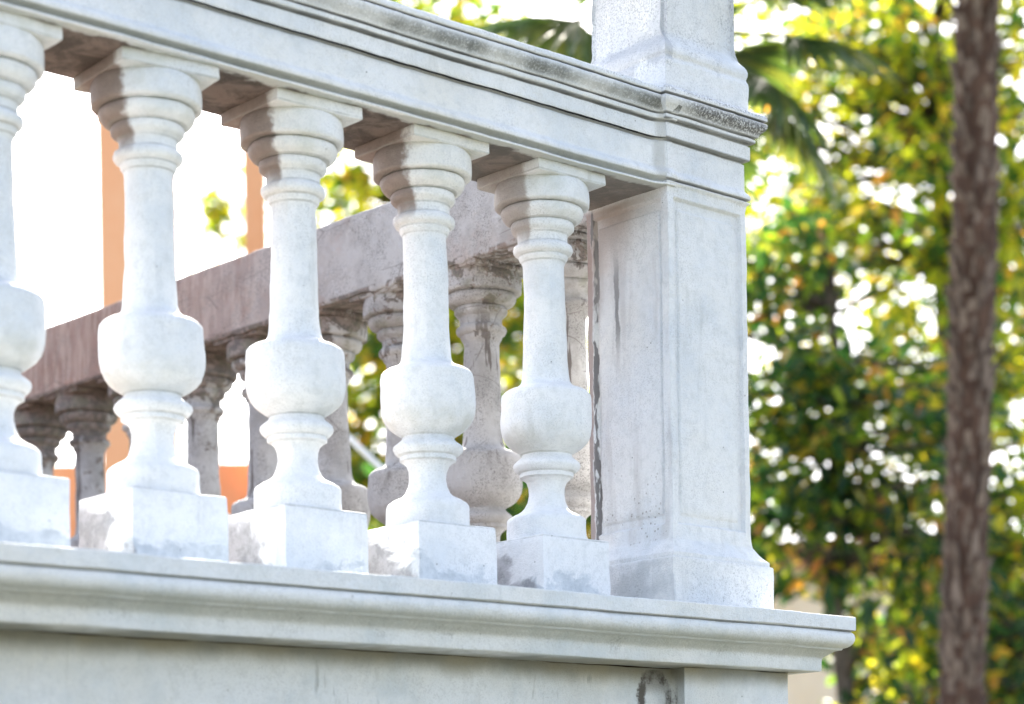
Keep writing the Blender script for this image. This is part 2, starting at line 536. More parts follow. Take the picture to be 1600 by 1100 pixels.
M_PALMBOOT = simple('palm_leaf_base', (.075, .050, .038), (.25, .19, .15), 20, .9, .5, (1, 1, .4))
M_PALM = leaf_mat('palm_leaf', [(0, (.04, .075, .035)), (.6, (.07, .11, .04)), (1, (.15, .16, .05))], .28)
M_MAG = leaf_mat('magnolia_leaf', [(0, (.012, .042, .030)), (.50, (.025, .070, .030)), (.64, (.07, .13, .025)), (.84, (.20, .25, .03)), (.93, (.34, .26, .05)), (1, (.40, .16, .07))], .45)
M_LIME = leaf_mat('lime_leaf', [(0, (.02, .06, .035)), (.32, (.05, .11, .03)), (.45, (.16, .21, .03)), (.8, (.32, .32, .035)), (.92, (.46, .36, .05)), (1, (.46, .22, .08))], .6)

# ------------------------------------------------------------------ profile data (metres)
PX0, PX1, PYF, PYB = .9066, 1.0889, -.0923, .0917

# ------------------------------------------------------------------ setting: ground, terrace
gv = [(-300, -300, -1.9), (300, -300, -1.9), (300, 300, -1.9), (-300, 300, -1.9)]
structure(mesh_obj('lawn_ground', gv, [(0, 1, 2, 3)], M_GROUND, smooth=False))

def box(lo, hi):
    x0, y0, z0 = lo
    x1, y1, z1 = hi
    V = [(x0, y0, z0), (x1, y0, z0), (x1, y1, z0), (x0, y1, z0), (x0, y0, z1), (x1, y0, z1), (x1, y1, z1), (x0, y1, z1)]
    F = [(3, 2, 1, 0), (4, 5, 6, 7), (0, 1, 5, 4), (1, 2, 6, 5), (2, 3, 7, 6), (3, 0, 4, 7)]
    return V, F

tV, tF = box((-6, -.05, -1.9), (1.08, 6, -.004))
structure(mesh_obj('terrace', tV, tF, M_TERRACE, smooth=False))

# ------------------------------------------------------------------ terrace wall with moulded cornice (turns the corner)
def sweep_corner(prof, x_start, y_end, step=.012, round_=.004):
    """prof: (e, z) list; runs along the front, mitres round the corner, runs back along the right side"""
    st = []
    n = int((PX1 - round_ - x_start) / step)
    for k in range(n + 1):
        st.append((x_start + (PX1 - round_ - x_start) * k / n, PYF, 0, -1))
    st.append((PX1 - .0010, PYF + .0010, 1, -1))
    n = int((y_end - PYF) / (step * 3))
    for k in range(n + 1):
        st.append((PX1, PYF + round_ + (y_end - PYF - round_) * k / n, 1, 0))
    P = np.array([[bx + ox * e, by + oy * e, z] for (e, z) in prof for (bx, by, ox, oy) in st])
    return P, len(prof), len(st)

def shear(P):
    P = P.copy()
    P[:, 2] += .006 * (P[:, 0] - 1.1)
    return P

wall = thing('terrace_wall', 'white painted terrace wall with moulded cornice, carrying the row of white balusters', 'wall', (0, 0, -1.9))
cornice = {
    'cornice_slab': [(-.10, .0190), (.05, .0190), (.095, .0235), (.1195, .0250), (.1206, .0242), (.1207, .0232), (.1206, .0032), (.1185, .0022), (.1155, .0014), (.1150, .0004)],
    'torus_moulding': [(.1150, .0004), (.1165, -.0004), (.1192, -.0035), (.1205, -.0085), (.1200, -.0130), (.1180, -.0180), (.1150, -.0218), (.1105, -.0245), (.1060, -.0258)],
    'cavetto_moulding': [(.1060, -.0258), (.1045, -.0285), (.1005, -.0292), (.0960, -.0305), (.0905, -.0345), (.0865, -.0375), (.0830, -.0395), (.0812, -.0425), (.0806, -.0470), (.0803, -.0615), (.0796, -.0627), (.0770, -.0632), (.0100, -.0640)],
}
for nm, pr in cornice.items():
    P, a, b = sweep_corner(fine(pr, .006), -2.6, 3.6)
    P = shear(wobble(P, STONE))
    P[:, 2] += 1.9
    mesh_obj(nm, P, grid_faces(a, b), M_BASE, wall, sharp=50)
# wall face: recessed field, projecting corner pedestal
xs = list(np.arange(-2.6, .87, .02)) + [.875, .885]
zs = list(np.linspace(-.064, -.25, 16)) + [-.5, -1.0, -1.9]
P = np.array([[x, -.0935, z] for z in zs for x in xs])
P = shear(wobble(P, ROUGH))
P[:, 2] += 1.9
mesh_obj('wall_face', P, grid_faces(len(zs), len(xs)), M_BASE, wall, sharp=50)
st = [(.8850, -.0935), (.8950, -.0937), (.8963, -.0965), (.8950, -.105), (.8870, -.1290), (.8858, -.1325), (.8885, -.1333)]
st += [(x, -.1333) for x in np.linspace(.90, 1.125, 20)] + [(1.1290, -.1322), (1.1299, -.1290)] + [(1.1299, y) for y in np.linspace(-.11, 3.6, 90)]
P = np.array([[x, y, z] for z in zs for (x, y) in st])
P = shear(wobble(P, ROUGH))
P[:, 2] += 1.9
mesh_obj('corner_pedestal', P, grid_faces(len(zs), len(st)), M_BASE, wall, sharp=50)

# ------------------------------------------------------------------ front handrail
def rail_profile():
    f = lambda e: PYF - (e - .0122)
    low = [(-.1, 0)]
    front = [(.0040, .6992), (.0066, .6998), (.0074, .7015), (.0066, .7030), (.0030, .7034), (.0002, .7044), (.0006, .7066), (.0050, .7094),
             (.0090, .7130), (.0096, .7165), (.0084, .7200), (.0054, .7236), (.0026, .7262), (.0014, .7300), (.0012, .7500), (.0012, .7690),
             (.0004, .7700), (-.0004, .7708), (-.0004, .7724), (.0030, .7732), (.0074, .7738), (.0083, .7750), (.0083, .7850), (.0082, .7966), (.0060, .7974), (.0052, .7984), (.0056, .7996),
             (.0110, .8006), (.0138, .8014), (.0146, .8030), (.0146, .8076), (.0122, .8084), (.0120, .8096), (.0160, .8106), (.0178, .8122),
             (.0190, .8150), (.0222, .8184), (.0262, .8222), (.0282, .8268), (.0286, .8320), (.0276, .8336), (.0236, .8343), (.0236, .8359),
             (.0282, .8370), (.0292, .8388), (.0290, .8440), (.0276, .8462), (.0240, .8475), (.0100, .8482)]
    return [(f(e), z) for e, z in front]

RP = rail_profile()
rail = thing('handrail', 'long white moulded stone handrail with mildewed lip, running along the front above the white balusters', 'railing', (0, 0, .699))
def rail_part(name, pts, x0=-1.5, x1=PX0 + .012, amps=STONE):
    n = int((x1 - x0) / .009)
    X = list(x0 + (x1 - x0) * np.arange(n + 1) / n)
    P = np.array([[x, y, z] for (y, z) in pts for x in X])
    P = wobble(P, amps)
    t = np.clip((P[:, 0] - (PX0 - .030)) / .032, 0, 1)
    t = t * t * (3 - 2 * t)
    P[:, 1] -= np.where(P[:, 1] < -.03, .0118 * t, 0)
    P[:, 2] -= .699
    return mesh_obj(name, P, grid_faces(len(pts), len(X)), M_RAIL, rail, sharp=60)
def cut(lo, hi):
    return [p for p in RP if lo - 1e-6 <= p[1] <= hi + 1e-6]
rail_part('bottom_roll', fine(cut(.6990, .7300), .0025))
rail_part('lower_fascia', fine(cut(.7300, .7733), .006))
rail_part('upper_fascia', fine(cut(.7733, .8006), .006))
rail_part('coping', fine(cut(.8006, .8482), .0025) + fine([RP[-1], (0, .852), (.075, .848), (.110, .844), (.110, .835), (.088, .815)], .02))
rail_part('soffit', fine([(.088, .815), (.084, .7000), (.079, .6990), (-.079, .6988), (RP[0][0], RP[0][1])], .008))

# ------------------------------------------------------------------ corner pillar
def square_ring(prof, panel=None, side_pts=None):
    """square 'lathe' with mitred offset corners"""
    x0, x1, y0, y1 = PX0, PX1, PYF, PYB
    q = .0016
    ss = side_pts or [0.0] + list(np.linspace(.03, .97, 15)) + [1.0]
    st = []
    def side(ax, ay, bx, by, ox, oy):
        for s in ss:
            if s in (0.0, 1.0):
                continue
            st.append((ax + (bx - ax) * s, ay + (by - ay) * s, ox, oy))
    side(x0, y0, x1, y0, 0, -1)
    st.append((x1 - .0006, y0 + .0006, 1, -1))
    side(x1, y0, x1, y1, 1, 0)
    st.append((x1 - .0006, y1 - .0006, 1, 1))
    side(x1, y1, x0, y1, 0, 1)
    st.append((x0 + .0006, y1 - .0006, -1, 1))
    side(x0, y1, x0, y0, -1, 0)
    st.append((x0 + .0006, y0 + .0006, -1, -1))
    V = []
    for e, z in prof:
        for bx, by, ox, oy in st:
            d = 0
            if panel and z < panel[5]:
                if ox == 0:
                    m = min(bx - x0, x1 - bx)
                else:
                    m = min(by - y0, y1 - by)
                if ox == 0 or oy == 0:
                    a = min(m - (panel[0] if ox == 0 else panel[6]), z - panel[1], panel[2] - z)
                    t = min(max(a / panel[4], 0), 1)
                    d = panel[3] * t
                    a2 = min(m - panel[0] - .011, z - panel[1] - .016, panel[2] - .017 - z)
                    t2 = min(max(a2 / .0018, 0), 1)
                    d -= panel[3] * .45 * t2
            V.append((bx + ox * (e - d), by + oy * (e - d), z))
    return np.array(V), len(prof), len(st)

pillar = thing('corner_pillar', 'white square stone pillar with panelled faces and moulded cap at the balustrade corner', 'pillar', ((PX0 + PX1) / 2, 0, .026))
PC = np.array([(PX0 + PX1) / 2, 0, .026])
fs = sorted(set([0.0, .01, .03, .055, .062, .069, .076, .1, .122, .130, .138, .146] + list(np.linspace(.17, .83, 20)) + [1 - v for v in (.01, .03, .055, .062, .069, .076, .1, .122, .130, .138, .146)] + [1.0]))
def pillar_part(name, prof, panel=None, amps=STONE, step=.005, top=False, sp=None):
    V, a, b = square_ring(fine(prof, step), panel, sp)
    V = wobble(V, amps)
    if name == 'upper_shaft':
        t = np.clip((V[:, 2] - .93) / .02, 0, 1)
    F = grid_faces(a, b, wrap=True)
    if top:
        V = cap(V, list(range((a - 1) * b, a * b)), F, True)
    return mesh_obj(name, V - PC, F, M_PILLAR, pillar, sharp=45)
pillar_part('base_block', [(.0265, .020), (.0270, .090), (.0270, .1060), (.0262, .1085), (.0225, .1100)])
pillar_part('base_moulding', [(.0225, .1100), (.0226, .1160), (.0222, .1175), (.0190, .1200), (.0150, .1240), (.0110, .1285), (.0075, .1340), (.0058, .1372), (.0052, .1384), (.0044, .1392), (.0034, .1410), (.0024, .1470), (.0016, .1560)], step=.003)
zp = [(.0016, .156), (.0014, .16)] + [(.0012, z) for z in np.linspace(.163, .185, 12)] + [(.001, z) for z in np.linspace(.2, .64, 44)] + [(.001, z) for z in np.linspace(.645, .688, 30)] + [(.001, .6895), (.0014, .6930), (.0020, .6986)]
V, a, b = square_ring(zp, (.0115, .166, .6840, .0068, .0022, .70, .0145), fs)
V = wobble(V, STONE)
mesh_obj('panelled_shaft', V - PC, grid_faces(a, b, wrap=True), M_PILLAR, pillar, sharp=45)
pillar_part('necking', [(.0020, .6986), (.0030, .7010), (.0060, .7034), (.0067, .7056), (.0056, .7068), (.0026, .7074), (.0024, .7086), (.0066, .7098), (.0084, .7124), (.0078, .7160), (.0050, .7200), (.0026, .7230), (.0013, .7260), (.0012, .7500)], step=.0025)
pillar_part('frieze', [(.0012, .7500), (.0012, .7685), (-.0020, .7700), (-.0020, .7722), (.0060, .7734), (.0080, .7746), (.0082, .7780), (.0082, .7966), (.0054, .7975), (.0054, .7992), (.0086, .8004)], step=.005)
pillar_part('cap_moulding', [(.0086, .8004), (.0120, .8010), (.0142, .8022), (.0148, .8050), (.0148, .8076), (.0122, .8084), (.0122, .8096), (.0162, .8106), (.0178, .8122),
                             (.0190, .8150), (.0222, .8184), (.0262, .8222), (.0284, .8268), (.0290, .8320), (.0276, .8336), (.0236, .8343), (.0236, .8359),
                             (.0286, .8370), (.0294, .8388), (.0290, .8430), (.0270, .8465), (.0230, .8490), (.0150, .8530), (.0075, .8572)], step=.0025, amps=[(9, .0016), (40, .0012), (130, .0007)])
pillar_part('upper_block', [(.0075, .8572), (.0078, .8620), (.0080, .8940), (.0074, .8990), (.0052, .9030), (.0046, .9060), (.0056, .9085), (.0070, .9120), (.0070, .9165), (.0058, .9215), (.0030, .9270), (-.0040, .9352), (-.0085, .9412), (-.0120, .9475), (-.0130, .9540)], step=.003, amps=[(9, .0016), (40, .0012), (130, .0006)])
pillar_part('upper_shaft', [(-.0130, .9540), (-.0132, 1.0200), (-.0130, 1.30), (-.0100, 1.32), (0, 1.34), (.008, 1.36), (.008, 1.40), (-.09, 1.42)], step=.01, top=True, amps=[(9, .0020), (40, .0012), (130, .0006)])

# ------------------------------------------------------------------ balusters
BP = {
    'base_drum': [(.0625, .1285), (.0622, .1450), (.0620, .1590), (.0612, .1630), (.0590, .1664), (.0515, .1712), (.0440, .1745), (.0385, .1780), (.0345, .1822)],
    'scotia': [(.0345, .1822), (.0302, .1920), (.0280, .2040), (.0286, .2150), (.0318, .2235), (.0362, .2275), (.0396, .2292)],
    'foot_ring': [(.0396, .2292), (.0420, .2305), (.0424, .2345), (.0418, .2368), (.0432, .2376), (.0470, .2392), (.0506, .2430), (.0525, .2478), (.0514, .2515), (.0475, .2550), (.0420, .2592), (.0390, .2625), (.0382, .2655)],
    'bulb': [(.0382, .2655), (.0410, .2680), (.0450, .2705), (.0520, .2748), (.0590, .2805), (.0645, .2875), (.0680, .2960), (.0699, .3060), (.0706, .3160), (.0704, .3300), (.0700, .3430), (.0697, .3530), (.0688, .3578), (.0652, .3620), (.0600, .3652)],
    'shaft': [(.0600, .3652), (.0520, .3680), (.0455, .3710), (.0410, .3745), (.0384, .3790), (.0370, .3850), (.0358, .3990), (.0345, .4200), (.0334, .4600), (.0326, .5000), (.0320, .5400), (.0318, .5560)],
    'neck_ring': [(.0318, .5560), (.0324, .5610), (.0345, .5650), (.0368, .5680), (.0374, .5705), (.0376, .5735), (.0395, .5748), (.0435, .5768), (.0456, .5805), (.0458, .5840), (.0445, .5880), (.0410, .5905), (.0388, .5918), (.0382, .5935)],
    'capital_rings': [(.0382, .5935), (.0380, .6000), (.0386, .6050), (.0410, .6080), (.0450, .6105), (.0478, .6140), (.0484, .6185), (.0476, .6225), (.0462, .6238), (.0510, .6250), (.0580, .6290), (.0622, .6345), (.0636, .6400), (.0622, .6446), (.0588, .6464)],
    'capital_drum': [(.0588, .6464), (.0640, .6472), (.0708, .6480), (.0726, .6494), (.0730, .6540), (.0732, .6600), (.0731, .6700), (.0724, .6765), (.0705, .6820), (.0680, .6850)],
}
SEG = 112
def lathe_part(name, prof, off, mat, root, amps, seg=SEG, seam=None, step=.0035):
    pr = fine(prof, step)
    A = np.arange(seg) / seg * 2 * math.pi
    V = np.array([[r * math.cos(a), r * math.sin(a), z] for r, z in pr for a in A])
    if seam is not None:   # faint casting seams left by the two-part mould
        ang = np.arctan2(V[:, 1], V[:, 0])
        for sa in (seam, seam + math.pi):
            d = np.angle(np.exp(1j * (ang - sa))) * np.hypot(V[:, 0], V[:, 1])
            k = 1 + np.exp(-(d / .0022) ** 2) * .018 * (1 + .9 * vnoise(V + np.array(off), 60, 5)) * (.035 / np.maximum(np.hypot(V[:, 0], V[:, 1]), .03))
            V[:, 0] *= k
            V[:, 1] *= k
    V = wobble(V, amps, off)
    return mesh_obj(name, V, grid_faces(len(pr), seg, wrap=True), mat, root, sharp=50)

def soft_box(hx, hy, z0, z1, off, amps, rot=0.0, n=14, nz=9, bev=.0022, taper=0.0):
    """rounded-edge block made of a fine ring of points"""
    def ring(s, ix):
        R = []
        a, b = hx - ix + s, hy - ix + s
        u = np.linspace(-1, 1, n)
        u = np.sign(u) * (1 - (1 - np.abs(u)) ** 1.35)
        for t in u[1:-1]: R.append((t * a, -b))
        R.append((a - bev * .3, -b + bev * .3))
        for t in u[1:-1]: R.append((a, t * b))
        R.append((a - bev * .3, b - bev * .3))
        for t in u[1:-1]: R.append((-t * a, b))
        R.append((-a + bev * .3, b - bev * .3))
        for t in u[1:-1]: R.append((-a, -t * b))
        R.append((-a + bev * .3, -b + bev * .3))
        return R
    levels = [(z0, bev), (z0 + bev * .35, bev * .35), (z0 + bev, 0)] + [(z, 0) for z in np.linspace(z0 + bev, z1 - bev, nz)[1:-1]] + [(z1 - bev, 0), (z1 - bev * .35, bev * .35), (z1, bev)]
    V = []
    for z, ix in levels:
        tp = taper * (z - z0) / (z1 - z0)
        V += [(x, y, z) for x, y in ring(-tp, ix)]
    m = len(V) // len(levels)
    for zc, sgn in ((z0, 0), (z1, 1)):
        pass
    V = np.array(V)
    F = grid_faces(len(levels), m, wrap=True)
    V = cap(V, list(range(m)), F, False)
    V = cap(V, list(range((len(levels) - 1) * m, len(levels) * m)), F, True)
    c, s = math.cos(rot), math.sin(rot)
    V = np.stack([V[:, 0] * c - V[:, 1] * s, V[:, 0] * s + V[:, 1] * c, V[:, 2]], 1)
    return wobble(V, amps, off), F

def baluster(x, y, label, group, mat, amps, seam, seg=SEG, prot=0.0, arot=0.0, z0=.0260, dz=0.0, tilt=(0, 0), a_top=.6995, chips=False, step=.0035):
    root = thing('baluster', label, 'baluster', (x, y, z0), group)
    sh = np.array([0, 0, z0])
    off = (x * 3.1, y * 2.7, 0)
    V, F = soft_box(.0735, .0700, .018, .1295, off, amps + [(5, .0022)], prot, taper=.0008)
    parts = [mesh_obj('plinth', V - sh, F, mat, root, sharp=40)]
    for nm, pr in BP.items():
        o = lathe_part(nm, pr, off, mat, root, amps, seg, seam if nm not in ('foot_ring',) else None, step)
        parts.append(o)
    V, F = soft_box(.0712, .0712, .6815, a_top, off, amps + [(14, .0015)], arot, nz=5, bev=.0018)
    parts.append(mesh_obj('abacus', V - sh, F, mat, root, sharp=40))
    for o in parts[1:-1]:
        co = np.empty(len(o.data.vertices) * 3)
        o.data.vertices.foreach_get('co', co)
        co = co.reshape(-1, 3) - sh
        k = np.clip((co[:, 2]) / .65, 0, 1)
        bump_ = 4 * k * (1 - k)
        co[:, 0] += tilt[0] * bump_
        co[:, 1] += tilt[1] * bump_
        o.data.vertices.foreach_set('co', co.ravel())
        o.data.update()
    return root

FG = 'white balusters in the front row of the balustrade'
front = [
    (-.240, 'white baluster at the far left of the front row, cut off by the edge', 0, 0),
    (.0000, 'largest white baluster seen whole, its capital in front of the sloping side rail gap and an orange column', -.02, -.10),
    (.2395, 'third white baluster in the front row, just left of the thin orange post', .01, -.03),
    (.4790, 'white baluster second from the pillar in the front row, with a faint casting seam', -.01, .0),
    (.7200, 'smallest white front baluster, standing next to the square corner pillar', .0, .0)]
front[1] = (.0000, 'largest white baluster seen whole, with grey patches on its plinth', -.02, -.10)
view = math.atan2(-2.537, -1.649 - .5)
for i, (x, lb, pr_, ar_) in enumerate(front):
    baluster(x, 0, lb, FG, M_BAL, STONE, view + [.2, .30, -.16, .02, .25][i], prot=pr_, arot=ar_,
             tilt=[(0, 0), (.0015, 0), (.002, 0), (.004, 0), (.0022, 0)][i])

SG = 'weathered balusters of the side rail'
slab = [
    'weathered side baluster wedged against the corner pillar behind the smallest white baluster',
    'speckled grey side baluster visible between the two white balusters nearest the pillar',
    'grey side baluster with its bulb just left of the second white baluster from the pillar',
    'side baluster with blackened capital, right of the third white baluster from the pillar',
    'side baluster with dark peeling streaks, left of the third white baluster from the pillar',
    'pale grey side baluster with long brown peels, right of the largest white baluster foot',
    'side baluster mostly hidden behind the largest white baluster',
    'brown stained side baluster just left of the largest white baluster, orange wall behind',
    'brown stained side baluster beside the cut off white baluster at far left',
]
for k in range(9):
    y = .2337 + .2207 * k
    lb = slab[k]
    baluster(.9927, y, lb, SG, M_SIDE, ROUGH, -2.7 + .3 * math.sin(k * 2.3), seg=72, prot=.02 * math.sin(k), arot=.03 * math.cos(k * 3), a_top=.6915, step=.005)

# ------------------------------------------------------------------ side handrail (plain inner face)
srail = thing('side_handrail', 'weathered mauve grey side rail with plain flat face, receding behind the white balusters', 'railing', (.9925, 1.6, .69))
def side_sweep(name, pts, closed=False):
    Y = list(np.arange(PYB - .01, 2.9, .012))
    P = np.array([[x, y, z] for (x, z) in pts for y in Y])
    P = wobble(P, ROUGH)
    # ragged lower edge with dripped render
    e = np.exp(-((P[:, 2] - .692) / .006) ** 2) * (P[:, 0] < .935)
    dr = np.stack([P[:, 0] * 0, P[:, 1], P[:, 2] * 0], 1)
    P[:, 2] -= e * .006 * np.clip(vnoise(dr, 55, 3) + .6 * vnoise(dr, 24, 4) - .1, 0, 1)
    return mesh_obj(name, P - np.array([.9925, 1.6, .69]), grid_faces(len(pts), len(Y), flip=True), M_SIDE, srail, sharp=50)
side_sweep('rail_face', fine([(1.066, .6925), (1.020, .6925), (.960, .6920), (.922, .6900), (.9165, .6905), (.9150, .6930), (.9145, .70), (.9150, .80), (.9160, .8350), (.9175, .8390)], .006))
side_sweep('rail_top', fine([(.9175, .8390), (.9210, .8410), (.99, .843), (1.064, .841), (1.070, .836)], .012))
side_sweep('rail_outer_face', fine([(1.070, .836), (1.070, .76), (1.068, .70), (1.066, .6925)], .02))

# low kerb under the side balusters
kerb = mesh_obj('side_kerb', *box((.885, .0, -.02), (1.095, 3.5, .0245)), M_SIDE, smooth=False)
structure(kerb)

# ------------------------------------------------------------------ background buildings
FWD = Vector((math.sin(.7333), math.cos(.7333), 0))
RGT = Vector((math.cos(.7333), -math.sin(.7333), 0))
CAMP = Vector((-1.6489, -2.5369, 0))
def site(r, d, z=-1.9):
    """plan position: r metres to the right of, d metres ahead of, the spot the visitor stands on"""
    p = CAMP + FWD * d + RGT * r
    return Vector((p.x, p.y, z))

# orange portico: a broad pillar, a slim post, a parapet wall and a beam overhead
port = thing('portico', 'orange rendered portico with a broad pillar, slim post and low parapet, blurred behind the balusters', 'building', site(-1.6, 12), None)
def local_box(name, parent, loc, size, mat, rot=.7333):
    hx, hy = size[0] / 2, size[1] / 2
    V, F = box((-hx, -hy, 0), (hx, hy, size[2]))
    c, s = math.cos(-rot), math.sin(-rot)
    V = [(x * c - y * s + loc[0] - parent.location[0], x * s + y * c + loc[1] - parent.location[1], z + loc[2] - parent.location[2]) for x, y, z in V]
    return mesh_obj(name, V, F, mat, parent, smooth=False)
local_box('pillar', port, site(-1.965, 12.0), (.33, .40, 8.2), M_ORANGE_PALE)
local_box('post', port, site(-1.325, 12.0), (.112, .112, 8.2), M_ORANGE)
local_box('parapet', port, site(-2.30, 12.25), (2.0, .18, 3.74), M_ORANGE)
local_box('beam', port, site(-2.2, 12.0, 6.3), (2.6, .5, .5), M_ORANGE_PALE)

# cream villa far behind the trees
villa = thing('villa', 'cream rendered villa glimpsed through the dense leaves at the lower right', 'building', site(3.6, 24))
local_box('wall', villa, site(4.4, 26), (9.0, 5.0, 4.6), M_CREAM)
local_box('roof', villa, site(4.4, 26, 2.7), (9.6, 5.6, .25), M_TILE)
for k in range(3):
    fr = local_box('window', villa, site(1.6 + k * 2.6, 23.46, .6), (1.0, .10, 1.6), M_PIPE)
    local_box('pane', villa, site(1.6 + k * 2.6, 23.40, .7), (.8, .04, 1.4), M_BARK)

# white stair handrail beyond the side balusters
pipe = thing('stair_handrail', 'thin white metal stair handrail sloping down between two weathered side balusters', 'handrail', site(-.5, 7.5))
def at_px(X, Y, d):
    return site((X - 800.25) / 3487.75 * d, d, -.3678 + (1349.33 - Y) / 3487.75 * d)
a_, b_ = site(-.66, 7.5, 1.203), site(-.355, 7.5, .905)
pl = Vector(pipe.location)
V, F = tube([a_ - pl + (a_ - b_) * .1, a_ - pl, b_ - pl, b_ - pl + (b_ - a_) * .3], [.0105] * 4, 10)
mesh_obj('rail_tube', V, F, M_PIPE, pipe)
for q in (a_ + (a_ - b_) * .1, b_ + (b_ - a_) * .3):
    V, F = tube([Vector((q.x, q.y, -1.9)) - pl, q - pl], [.012, .012], 8)
    mesh_obj('post', V, F, M_PIPE, pipe)

# ------------------------------------------------------------------ trees
def leaf_faces(P, D, N, L, W, S):
    """add folded leaves: base P, direction D, up N"""
    D = D.normalized()
    side = D.cross(N)
    if side.length < 1e-4:
        side = D.orthogonal()
    side.normalize()
    up = side.cross(D).normalized()
    a = P
    m1 = P + D * L * .35 + side * W * .5 + up * W * .18
    m2 = P + D * L * .35 - side * W * .5 + up * W * .18
    c1 = P + D * L * .38
    n1 = P + D * L * .72 + side * W * .38 + up * W * .05 - Vector((0, 0, L * .04))
    n2 = P + D * L * .72 - side * W * .38 + up * W * .05 - Vector((0, 0, L * .04))
    t = P + D * L - Vector((0, 0, L * .12))
    i = len(S.V)
    S.V.extend([tuple(a), tuple(m1), tuple(c1), tuple(m2), tuple(n1), tuple(n2), tuple(t)])
    S.F.extend([(i, i + 1, i + 2), (i, i + 2, i + 3), (i + 1, i + 4, i + 6, i + 2), (i + 2, i + 6, i + 5, i + 3)])

def tree(name, label, base, height, centre, size, n_clump, n_leaf, leaf, mat, seed, shape=None, group=None, lean=(0, 0), trunk_r=.10, clump_r=.16, gate=-.15, gscale=1.4):
    """trunk, limbs that reach every clump, and rosettes of leaves at the twig ends"""
    R = random.Random(seed)
    root = thing(name, label, 'tree', base, group)
    b = Vector(base)
    c = Vector(centre) - b
    S, L = Soup(), Soup()
    top = c + Vector((0, 0, size[2] * .55))
    tp = [Vector((0, 0, 0)), Vector((0, 0, c.z * .35)), c - Vector((0, 0, size[2] * .45)), c, top]
    pts, rr = [], []
    for k in range(13):
        t = k / 12 * (len(tp) - 1)
        i = min(int(t), len(tp) - 2)
        f = t - i
        pts.append(tp[i].lerp(tp[i + 1], f) + Vector((R.uniform(-.04, .04), R.uniform(-.04, .04), 0)))
        rr.append(trunk_r * (1 - .85 * k / 12) + .008)
    V, F = tube(pts, rr, 10)
    mesh_obj('trunk', V, F, M_BARK, root)
    clumps = []
    tries = 0
    while len(clumps) < n_clump and tries < n_clump * 40:
        tries += 1
        d = Vector((R.gauss(0, 1), R.gauss(0, 1), R.gauss(0, 1))).normalized() * (R.random() ** .45)
        p = c + Vector((d.x * size[0], d.y * size[1], d.z * size[2]))
        w_ = np.array([[p.x + b.x, p.y + b.y, p.z + b.z]])
        if vnoise(w_, gscale, seed)[0] < gate:
            continue
        if shape and not shape(p + b):
            continue
        clumps.append(p)
    for p in clumps:
        # limb
        k = min(range(3, 13), key=lambda j: (pts[j] - p).length + .5 * max(0, pts[j].z - p.z))
        a = pts[k]
        mid = a.lerp(p, .5) + Vector((R.uniform(-.1, .1), R.uniform(-.1, .1), R.uniform(-.05, .15)))
        if R.random() < .55:
            V, F = tube([a, mid, p], [.018, .010, .004], 5)
            L.add(V, F)
        out = (p - c)
        out = out.normalized() if out.length > .01 else Vector((0, 0, 1))
        for _ in range(max(3, int(R.gauss(n_leaf, n_leaf * .3)))):
            q = p + Vector((R.gauss(0, 1), R.gauss(0, 1), R.gauss(0, .8))) * clump_r * .55
            d = Vector((R.gauss(0, 1), R.gauss(0, 1), R.gauss(-.15, .8))) + out * .6
            N = Vector((R.gauss(0, .6), R.gauss(0, .6), 1))
            s = R.uniform(.7, 1.25)
            leaf_faces(q, d, N, leaf[0] * s, leaf[1] * s, S)
    lb_ = mesh_obj('limbs', L.V, L.F, M_BARK, root)
    lb_['kind'] = 'stuff'
    o = mesh_obj('crown', S.V, S.F, mat, root, smooth=False)
    o['kind'] = 'stuff'
    return root

def keep_villa_view(p):
    """the magnolia has no low branches on its left, where the villa shows"""
    q = p - CAMP
    return not (p.z < 1.0 and q.dot(RGT) / q.dot(FWD) < .150)
tree('magnolia_tree', 'dark evergreen magnolia just right of the corner pillar, pricked with bright gaps', tuple(site(1.75, 11.0)), 5,
     tuple(site(1.62, 11.0, 1.62)), (.80, .80, 1.25), 250, 15, (.105, .048), M_MAG, 11, keep_villa_view, trunk_r=.06, gate=-.05, gscale=4.2, clump_r=.13)
tree('lime_tree', 'sunlit yellow green tree low on the right, behind the palm trunk', tuple(site(2.6, 12.6)), 5,
     tuple(site(2.66, 12.6, 1.25)), (.95, .95, 1.75), 400, 15, (.105, .050), M_LIME, 17, keep_villa_view, trunk_r=.07, gate=-.18, gscale=3.6, clump_r=.15)
tree('lime_tree', 'tall loose yellow green tree with pale sky showing through, filling the upper right', tuple(site(2.9, 14)), 7,
     tuple(site(2.75, 14.0, 4.2)), (1.9, 1.5, 1.9), 760, 14, (.11, .055), M_LIME, 23, trunk_r=.09, gate=-.14, gscale=2.8, clump_r=.18)
tree('shrub', 'dark low shrub at the bottom right below the cornice corner', tuple(site(2.6, 11.6)), 3,
     tuple(site(2.65, 11.6, .15)), (.85, .8, .95), 200, 15, (.105, .048), M_MAG, 43, keep_villa_view, trunk_r=.05, gate=-.2, gscale=3.4, clump_r=.15)
tree('lime_tree', 'yellow green tree blurred behind the middle balusters', tuple(site(-.85, 19)), 6,
     tuple(site(-.62, 19.0, 3.9)), (1.25, 1.3, 3.6), 900, 17, (.15, .08), M_LIME, 31, trunk_r=.12, gate=-.28, gscale=1.6, clump_r=.26)
tree('sapling', 'thin blurred sapling between the orange pillar and the slim orange post', tuple(site(-2.42, 19)), 6,
     tuple(site(-2.42, 19.0, 5.2)), (.26, .3, .7), 26, 14, (.11, .055), M_LIME, 37, trunk_r=.008, gate=-.5, gscale=1.6, clump_r=.14)
